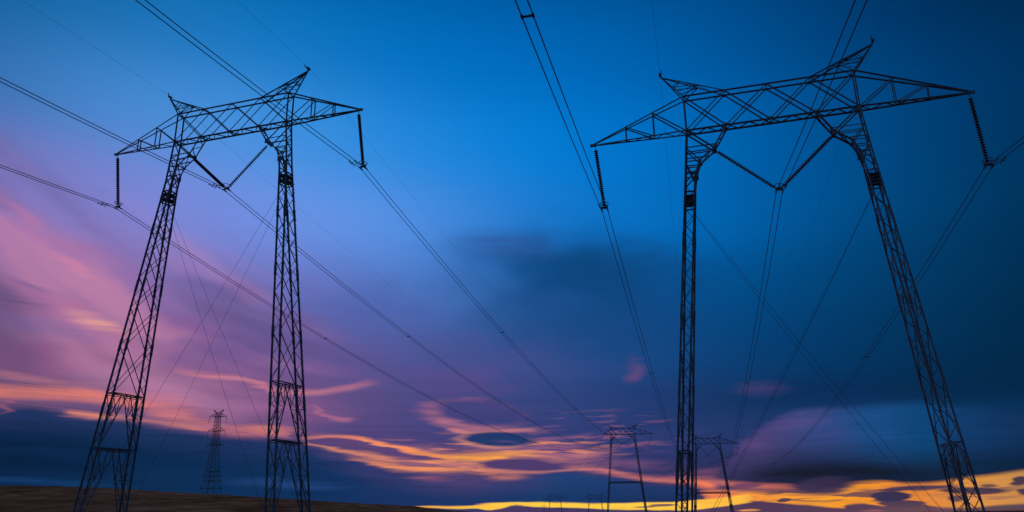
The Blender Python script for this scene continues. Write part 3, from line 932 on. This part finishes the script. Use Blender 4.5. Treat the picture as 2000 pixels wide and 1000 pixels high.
def make_arm(sx, tip, parent):
    mb = MB()
    L = tip - HW
    k1, k2 = HW + L * 0.34, HW + L * 0.64

    def top(x, f):
        s = (x - HW) / L
        return Vector((sx * x, f * HY * (1 - s * 0.94), DEP * (1 - s) + 0.10 * s))

    def bot(x, f):
        s = (x - HW) / L
        return Vector((sx * x, f * HY * (1 - s * 0.94), 0))
    for f in (-1, 1):
        mb.angle(top(HW, f), top(tip, f), 0.105)
        mb.angle(bot(HW, f), bot(tip, f), 0.105)
        mb.angle(top(k1, f), bot(k1, f), 0.08)
        mb.angle(top(k2, f), bot(k2, f), 0.075)
        mb.angle(top(k1, f), bot(HW, f), 0.085)
        mb.angle(top(k2, f), bot(k1, f), 0.075)
    for x in (k1, k2):
        mb.angle(top(x, -1), top(x, 1), 0.06)
        mb.angle(bot(x, -1), bot(x, 1), 0.06)
    zig(mb, bot(HW, -1), bot(tip - 0.7, -1), bot(HW, 1), bot(tip - 0.7, 1), 8, 0.06)
    mb.box((sx * (tip + 0.05), 0, 0.04), (0.5, 0.16, 0.2))
    mb.build('crossarm', STEEL, parent)


PKX, PKZ = 7.82, 5.12


def make_peak(sx, parent):
    mb = MB()
    a, b, t = Vector((sx * HW, 0, DEP)), Vector((sx * 3.15, 0, DEP)), Vector((sx * PKX, 0, PKZ))

    def P(p, s, f):
        q = p.lerp(t, s)
        q.y = f * HY * (1 - 0.93 * s)
        return q
    for f in (-1, 1):
        mb.angle(P(a, 0, f), P(a, 1, f), 0.09)
        mb.angle(P(b, 0, f), P(b, 1, f), 0.09)
        mb.angle(P(a, 0.0, f), P(b, 0.42, f), 0.06)
        mb.angle(P(b, 0.42, f), P(a, 0.5, f), 0.055)
        mb.angle(P(a, 0.5, f), P(b, 0.72, f), 0.05)
        mb.angle(P(a, 0.28, f), P(b, 0.42, f), 0.05)
    for s in (0.42, 0.72):
        mb.angle(P(b, s, -1), P(b, s, 1), 0.05)
        mb.angle(P(a, s, -1), P(a, s, 1), 0.05)
    zig(mb, P(b, 0, -1), P(b, .9, -1), P(b, 0, 1), P(b, .9, 1), 4, 0.05)
    o = mb.build('earth_wire_peak', STEEL, parent)
    cl = MB()
    cl.bar((sx * PKX, 0, PKZ - 0.05), (sx * (PKX + 0.12), 0, PKZ + 0.34), 0.12)
    cl.box((sx * (PKX + 0.12), 0, PKZ + 0.30), (0.16, 0.46, 0.14))
    cl.bar((sx * (PKX + 0.02), -0.18, PKZ + 0.2), (sx * (PKX - 0.05), -0.5, PKZ + 0.46), 0.06)
    cl.build('wire_clamp', PLATE, o)


def make_crossbar(z, parent):
    mb = MB()
    x = outer(z) - XW
    for f in (-1, 1):
        for dz in (0.0, -0.55):
            mb.angle((-x, f * 0.5, z + dz), (x, f * 0.5, z + dz), 0.16)
        zig(mb, (-x, f * 0.5, z), (x, f * 0.5, z), (-x, f * 0.5, z - .55), (x, f * 0.5, z - .55), 22, 0.08)
    for dz in (0.0, -0.55):
        zig(mb, (-x, -0.5, z + dz), (x, -0.5, z + dz), (-x, 0.5, z + dz), (x, 0.5, z + dz), 16, 0.08)
    for f in (-1, 1):
        for sx in (-1, 1):
            mb.bar((sx * x, f * 0.5, z - .28), (sx * x, f * hy(z), z - .28), 0.14, 0.5)
    mb.build('crossbar', STEEL, parent)


def make_pylon(x, y, chord, yaw, base, belts, label, group, tips=(13.6, 13.6), crossbar=None, fine=True):
    """chord: height of the bridge's lower chord; base: foot level below it"""
    global STOUT
    STOUT = 1.0 if fine else (2.2 if crossbar else 1.5)
    root = empty('lattice_pylon', (x, y, chord + base), yaw)
    tag(root, label, 'pylon', group)
    for sx in (-1, 1):
        make_mast(sx, base, belts, root, fine)
        make_arm(sx, tips[0] if sx < 0 else tips[1], root)
        make_peak(sx, root)
    make_bridge(root)
    if crossbar:
        make_crossbar(crossbar, root)
    for ch in root.children:
        ch.location.z = -base
    STOUT = 1.0
    return root


def at(T, x, y, z):
    """a point of a pylon's own frame (z from the bridge's lower chord) in the world"""
    X, Y, chord, yaw = T
    c, s = cos(yaw), sin(yaw)
    return Vector((X + x * c + y * s, Y - x * s + y * c, chord + z))


TL = (-26.417, 66.942, 34.305, 0.3166)
TR = (19.745, 53.464, 27.896, 0.2902)
F1 = (57.0, 420.3, 37.5, 0.10)
F2 = (100.5, 417.6, 31.8, 0.12)
D1 = (45.5, 931.4, 12.5, 0.03)
D2 = (79.2, 811.0, 10.6, 0.03)

make_pylon(*TL, -34.9, [-24.19, -28.83], 'tall dark lattice pylon with two leaning masts, standing on the grassy slope', 'near lattice pylons')
make_pylon(*TR, -31.4, [-24.19, -28.4], 'nearest and largest dark lattice pylon, its narrow left mast seen edge on', 'near lattice pylons')
make_pylon(*F1, -40.5, [-24.19, -30.5], 'small distant pylon with a crossbar between its masts, standing clear of the near masts', 'distant pylons with a crossbar', (10.3, 15.4), -24.0, False)
make_pylon(*F2, -36.5, [-24.19, -30.0], 'small distant pylon with a crossbar, close beside the narrow near mast', 'distant pylons with a crossbar', (10.3, 15.4), -24.0, False)
d1 = make_pylon(*D1, -28.0, [-20.0, -24.0], 'tiny far pylon low on the yellow horizon with both crossarms clear', 'tiny pylons on the horizon', fine=False)
d2 = copy_thing(d1)
d2.location = (D2[0], D2[1], D2[2] - 28.0)
d2['label'] = 'tiny far pylon on the yellow horizon, just left of the small crossbar pylon'

# ------------------------------------------------------------------ insulators


def disc_profile(length, n, r):
    prof = [(0.0, 0.03)]
    step = length / n
    for i in range(n):
        a = i * step
        prof += [(a + step * 0.15, 0.05), (a + step * 0.32, 0.065), (a + step * 0.50, r), (a + step * 0.74, r * 0.96), (a + step * 0.78, 0.05)]
    prof.append((length, 0.03))
    return prof


def string_mesh(mb, p, q, n=25, r=0.16, seg=12, hw0=0.28, hw1=0.22):
    p, q = Vector(p), Vector(q)
    d = (q - p)
    L = d.length
    d.normalize()
    mb.bar(p, p + d * (hw0 + .05), 0.05)
    mb.bar(q - d * (hw1 + .05), q, 0.06)
    a = p + d * hw0
    mb.lathe(a, q, disc_profile(L - hw0 - hw1, n, r), seg)


def hardware(root, c, fwd, side, ring=True, rod=None):
    """yoke plate, clamps and a racetrack grading ring at point c"""
    yk = MB()
    yk.bar(c - side * 0.27, c + side * 0.27, 0.07, 0.20)
    for s in (-1, 1):
        k = c + side * 0.23 * s
        yk.bar(k, k - Vector((0, 0, 0.16)), 0.06)
        yk.bar(k - Vector((0, 0, 0.17)) - fwd * 0.3, k - Vector((0, 0, 0.17)) + fwd * 0.3, 0.09)
    yk.build('yoke_plate', PLATE, root)
    if ring:
        rg = MB()
        up = Vector((0, 0, 1))
        for off in ((0.34,) if rod is None else (0.30,)):
            pts = []
            for i in range(24):
                t = 2 * pi * i / 24
                pts.append(c + fwd * (0.44 * cos(t)) + side * (0.30 * sin(t)) + up * off)
            rg.tube(pts, 0.028, 6, closed=True)
        for s in (-1, 1):
            rg.tube([c + side * 0.2 * s, c + side * 0.30 * s + up * 0.32], 0.02)
        rg.build('grading_ring', PLATE, root, True)


def hang(T, tip, foot, label, group, n=25, seg=12, far=False):
    """a straight string; everything in the pylon's frame, the thing's origin at the hanging point"""
    p = at(T, *tip)
    root = empty('insulator_string', p, T[3])
    tag(root, label, 'insulator', group)
    d = Vector((foot[0] - tip[0], foot[1] - tip[1], foot[2] - tip[2]))
    mb = MB()
    string_mesh(mb, (0, 0, 0), d, n, 0.16 if not far else 0.16, seg)
    mb.build('disc_stack', GLAZE, root)
    hardware(root, d, Vector((0, 1, 0)), Vector((1, 0, 0)), not far)
    return at(T, foot[0], foot[1], foot[2] - 0.17)


def hang_v(T, foot, label, group, n=27, seg=12, far=False):
    root = empty('insulator_string', at(T, *foot), T[3])
    tag(root, label, 'insulator', group)
    for sx in (-1, 1):
        mb = MB()
        p = Vector((sx * 4.30, 0, -1.75)) - Vector(foot)
        string_mesh(mb, p, (sx * 0.16, 0, 0.05), n, 0.16 if not far else 0.16, seg, 0.32, 0.25)
        mb.build('disc_stack', GLAZE, root)
    hardware(root, Vector((0, 0, 0)), Vector((0, 1, 0)), Vector((1, 0, 0)), not far, 1)
    return at(T, foot[0], foot[1], foot[2] - 0.17)


SG = 'insulator strings on the near pylons'
SF = 'insulator strings on the distant pylons'
CL = {
    'Ll': hang(TL, (-13.5, 0, -0.1), (-12.45, 0, -5.72), 'string of dark discs hanging from the outermost left crossarm tip, beside the purple cloud', SG),
    'Lm': hang_v(TL, (0.1, 0, -5.62), 'V of two disc strings between the masts of the pylon on the slope', SG),
    'Lr': hang(TL, (13.5, 0, -0.1), (14.25, 0, -5.6), 'string of dark discs under the right crossarm tip of the pylon on the slope', SG),
    'Rl': hang(TR, (-13.5, 0, -0.1), (-13.0, 0, -5.42), 'string of dark discs under the left crossarm tip of the nearest pylon', SG),
    'Rm': hang_v(TR, (0.0, 0, -5.6), 'V of two disc strings between the masts of the nearest pylon', SG),
    'Rr': hang(TR, (13.5, 0, -0.1), (13.72, 0, -5.6), 'string of dark discs at the far right, under the nearest pylon', SG),
    'al': hang(F1, (-10.2, 0, -0.1), (-12.6, 0, -4.9), 'small slanting insulator under the short left arm of the clear distant crossbar pylon', SF, 14, 8, True),
    'am': hang_v(F1, (-0.6, 0, -5.0), 'small V insulator inside the clear distant crossbar pylon', SF, 14, 8, True),
    'ar': hang(F1, (15.3, 0, -0.1), (13.2, 0, -4.9), 'small slanting insulator under the long right arm of the clear distant crossbar pylon', SF, 14, 8, True),
    'bl': hang(F2, (-10.2, 0, -0.1), (-11.6, 0, -5.1), 'small insulator on the left arm of the distant pylon beside the narrow near mast', SF, 14, 8, True),
    'bm': hang_v(F2, (-0.3, 0, -5.4), 'small V insulator inside the distant pylon beside the narrow near mast', SF, 14, 8, True),
    'br': hang(F2, (15.3, 0, -0.1), (14.2, 0, -5.1), 'small insulator under the right arm of the distant pylon beside the narrow near mast', SF, 14, 8, True),
}

# ------------------------------------------------------------------ conductors, earth wires and guys
LINE = 0.228         # compass direction of the line


def span(p, q, slope, n, start=0):
    """points of a sagging span from p to q that leaves p with the given slope"""
    d = Vector((q.x - p.x, q.y - p.y, 0))
    T = d.length
    d.normalize()
    k = (q.z - p.z - slope * T) / T ** 2
    out = []
    for i in range(start, n + 1):
        t = T * (i / n) ** 1.5
        out.append(p + d * t + Vector((0, 0, slope * t + k * t * t)))
    return out


def back_pts(p, slope, k, length, n, line=LINE):
    d = Vector((-sin(line), -cos(line), 0))
    out = []
    for i in range(n, 0, -1):
        t = length * (i / n) ** 1.4
        out.append(p + d * t + Vector((0, 0, slope * t + k * t * t)))
    return out


def bundle(key, far, nxt, slope, back, label, spacers):
    p, q = CL[key], CL[far]
    bk = back_pts(p, back[0], back[1], 260.0, 60, back[2])
    fw = span(p, q, slope, 90)
    ex = span(q, nxt, -0.055, 30, 1) if nxt is not None else []
    pts = bk + fw + ex
    root = empty('conductor_bundle', p, LINE)
    tag(root, label, 'power line', 'twin conductor bundles of the near line')
    mw = root.matrix_basis.inverted() if False else (Matrix.Translation(p) @ Matrix.Rotation(-LINE, 4, 'Z')).inverted()
    loc = [mw @ v for v in pts]
    for s in (-1, 1):
        mb = MB()
        mb.tube([v + Vector((s * 0.23, 0, 0)) for v in loc], 0.028, 6)
        mb.build('conductor', ALU, root, True)
    lf = [mw @ v for v in bk + fw]
    for t in spacers:
        best = None
        for a, b in zip(lf, lf[1:]):
            if a.y <= t <= b.y:
                best = a.lerp(b, (t - a.y) / (b.y - a.y))
                break
        if best is None:
            continue
        sb = MB()
        sb.bar(best - Vector((0.27, 0, 0)), best + Vector((0.27, 0, 0)), 0.07, 0.08)
        for s in (-1, 1):
            sb.bar(best + Vector((s * 0.23, -0.12, 0)), best + Vector((s * 0.23, 0.12, 0)), 0.09)
        sb.build('spacer', PLATE, root)
    for t in (-1.6, -2.1):          # vibration dampers just behind the clamp
        for s in (-1, 1):
            for a, b in zip(lf, lf[1:]):
                if a.y <= t <= b.y:
                    c = a.lerp(b, (t - a.y) / (b.y - a.y)) + Vector((s * 0.23, 0, 0))
                    db = MB()
                    db.bar(c, c - Vector((0, 0, 0.14)), 0.03)
                    db.bar(c + Vector((0, -0.22, -0.14)), c + Vector((0, 0.22, -0.14)), 0.02)
                    for e in (-1, 1):
                        db.bar(c + Vector((0, e * 0.15, -0.14)), c + Vector((0, e * 0.27, -0.14)), 0.07)
                    db.build('damper', PLATE, root)
                    break


n1 = [at(D1, x, 0, -5.5) for x in (-13.5, 0, 13.5)]
n2 = [at(D2, x, 0, -5.5) for x in (-13.5, 0, 13.5)]
WIRES = [
    ('Ll', 'al', 'a0', -0.096, (-0.113, 0.000459, 0.2287), 'twin conductors from the far left disc string of the pylon on the slope', [-45, 45, 110, 180, 250]),
    ('Lm', 'am', 'a1', -0.094, (-0.113, 0.000459, 0.2287), 'twin conductors through the V strings of the pylon on the slope', [-45, 48, 115, 185, 255]),
    ('Lr', 'ar', 'a2', -0.094, (-0.113, 0.000459, 0.2287), 'twin conductors under the right crossarm of the pylon on the slope', [-45, 50, 118, 190, 260]),
    ('Rl', 'bl', 'b0', -0.074, (-0.1275, 0.000498, 0.2127), 'twin conductors running steeply down past the left crossarm of the nearest pylon', [-31, 58, 120, 190, 260]),
    ('Rm', 'bm', 'b1', -0.144, (-0.1275, 0.000498, 0.2127), 'twin conductors through the V strings of the nearest pylon', [-40, 52, 118, 190, 260]),
    ('Rr', 'br', 'b2', -0.122, (-0.1275, 0.000498, 0.2127), 'twin conductors at the far right, under the right crossarm of the nearest pylon', [-45, 46, 112, 180, 250]),
]
for (key, far, nxt, slope, back, label, sp) in WIRES:
    bundle(key, far, (n1 if nxt[0] == 'a' else n2)[int(nxt[1])], slope, back, label, sp)

EW = [
    (TL, -1, F1, 'thin earth wire over the left peak of the pylon on the slope'),
    (TL, 1, F1, 'thin earth wire over the right peak of the pylon on the slope'),
    (TR, -1, F2, 'thin earth wire over the left peak of the nearest pylon'),
    (TR, 1, F2, 'thin earth wire over the highest, right peak of the nearest pylon'),
]
for T, sx, G, label in EW:
    p = at(T, sx * (PKX + 0.12), 0, PKZ + 0.4)
    q = at(G, sx * (PKX + 0.12), 0, PKZ + 0.4)
    pts = back_pts(p, -0.085, 2.3e-4, 320.0, 50) + span(p, q, -0.075, 60)
    mb = MB()
    mb.tube(pts, 0.008, 5)
    tag(mb.build('earth_wire', ALU, None, True), label, 'wire', 'earth wires of the near line')

for T, base, where in ((TL, -34.9, 'the pylon on the slope'), (TR, -31.4, 'the nearest pylon')):
    for sx in (-1, 1):
        for f in (-1, 1):
            top = at(T, sx * (outer(-6.8) - XW), f * 0.25, -6.8)
            end = at(T, -sx * (outer(base) - XW), f * hy(base), base + 0.4)
            pts = []
            for i in range(25):
                s = i / 24
                v = top.lerp(end, s)
                v.z -= 0.35 * 4 * s * (1 - s)
                pts.append(v)
            mb = MB()
            mb.tube(pts, 0.012 if T is TL else 0.013, 5)
            tag(mb.build('guy_wire', ALU, None, True),
                '%s guy cable from the top of the %s mast of %s' % ('rear' if f > 0 else 'front', 'left' if sx < 0 else 'right', where),
                'guy wire', 'crossing guy cables of the near pylons')

# ------------------------------------------------------------------ the double-circuit line on the hill
TW = (-160.3, 430.0)
TWZ = 8.7
TWY = 0.16


def tower_mesh():
    root = empty('lattice_tower', (TW[0], TW[1], TWZ), TWY)
    tag(root, 'slim distant lattice tower with three tiers of crossarms on the hill crest', 'pylon')
    body = MB()

    def hwid(z):
        pts = [(0, 4.5), (13, 2.6), (26.6, 1.55), (41.6, 1.05), (44.0, 0.8)]
        for (a, b), (c, d) in zip(pts, pts[1:]):
            if z <= c:
                return b + (d - b) * (z - a) / (c - a)
        return pts[-1][1]
    lv = [0, 4.4, 8.2, 10.6, 13, 15.6, 18, 20.3, 22.5, 24.6, 26.6, 28.5, 30.4, 32.2, 34, 35.9, 37.8, 39.7, 41.6, 44.0]
    for a, b in zip(lv, lv[1:]):
        wa, wb = hwid(a), hwid(b)
        for i in range(4):
            c0 = ((-1, -1), (1, -1), (1, 1), (-1, 1))[i]
            c1 = ((1, -1), (1, 1), (-1, 1), (-1, -1))[i]
            body.angle((c0[0] * wa, c0[1] * wa, a), (c0[0] * wb, c0[1] * wb, b), 0.24)
            body.angle((c0[0] * wa, c0[1] * wa, a), (c1[0] * wb, c1[1] * wb, b), 0.13)
            body.angle((c1[0] * wa, c1[1] * wa, a), (c0[0] * wb, c0[1] * wb, b), 0.13)
            if a in (4.4, 8.2, 10.6, 13, 26.6, 34, 41.6):
                body.angle((c0[0] * wa, c0[1] * wa, a), (c1[0] * wa, c1[1] * wa, a), 0.22)
    body.build('tower_body', STEEL, root)
    for z in (26.6, 34.0, 41.6):
        for sx in (-1, 1):
            m = MB()
            w = hwid(z)
            for f in (-1, 1):
                m.angle((sx * w, f * w, z), (sx * 5.1, 0, z), 0.2)
                m.angle((sx * w * .95, f * w * .95, z + 1.9), (sx * 5.1, 0, z + .1), 0.15)
                m.angle((sx * w, f * w, z), (sx * 3.0, f * .55, z + .95), 0.11)
            m.build('crossarm', STEEL, root)
    for sx in (-1, 1):
        m = MB()
        for f in (-1, 1):
            m.angle((sx * .9, f * .9, 42.2), (sx * 2.9, 0, 45.4), 0.16)
            m.angle((sx * .8, f * .8, 44.0), (sx * 2.9, 0, 45.4), 0.16)
        m.build('earth_wire_peak', STEEL, root)
    return root


tower_mesh()
for zi, z in enumerate((26.6, 34.0, 41.6)):
    for sx in (-1, 1):
        T = (TW[0], TW[1], TWZ, TWY)
        p = at(T, sx * 5.1, 0, z - 0.1)
        root = empty('insulator_string', p, TWY)
        tag(root, '%s insulator on the %s crossarm of the slim tower on the hill' % ('left' if sx < 0 else 'right', ('lowest', 'middle', 'top')[zi]),
            'insulator', 'insulator strings on the slim tower')
        m = MB()
        string_mesh(m, (0, 0, 0), (0, 0, -3.3), 10, 0.18, 8)
        m.build('disc_stack', GLAZE, root)
T = (TW[0], TW[1], TWZ, TWY)
for name, x, z, r, label in [('conductor', s * 5.1, z - 3.4, 0.035, '%s wire at the %s crossarm level of the slim tower on the hill' % ('left' if s < 0 else 'right', n))
                             for z, n in ((26.6, 'lowest'), (34.0, 'middle'), (41.6, 'top')) for s in (-1, 1)] + \
        [('earth_wire', s * 2.9, 45.5, 0.022, 'thin wire over the %s horn of the slim tower on the hill' % ('left' if s < 0 else 'right')) for s in (-1, 1)]:
    p = at(T, x, 0, z)
    fd = Vector((sin(TWY + 0.12), cos(TWY + 0.12), 0))
    bd = Vector((-sin(TWY + 0.06), -cos(TWY + 0.06), 0))
    pts = [p + bd * t + Vector((0, 0, -0.062 * t + 1.5e-4 * t * t)) for t in [330 * i / 40 for i in range(40, 0, -1)]]
    pts += [p + fd * t + Vector((0, 0, -0.075 * t + 1.3e-4 * t * t)) for t in [440 * i / 40 for i in range(0, 41)]]
    m = MB()
    m.tube(pts, r, 5)
    tag(m.build(name, ALU, None, True), label, 'wire', 'wires of the line on the hill')

# ------------------------------------------------------------------ a two-pole structure far off on the horizon
pole = empty('pole_structure', (57.5, 1650.0, -20.0), 0.1)
tag(pole, 'tiny far pair of bare poles on the horizon left of the tiny pylons', 'pole')
for sx in (-1, 1):
    m = MB()
    m.lathe((sx * 2.0, 0, 0), (sx * 2.0, 0, 30), [(0, 0.4), (30, 0.28)], 8)
    m.build('post', WOOD, pole)
m = MB()
m.bar((-5, 0, 28.2), (5, 0, 28.2), 0.3, 0.4)
m.build('crossarm', WOOD, pole)
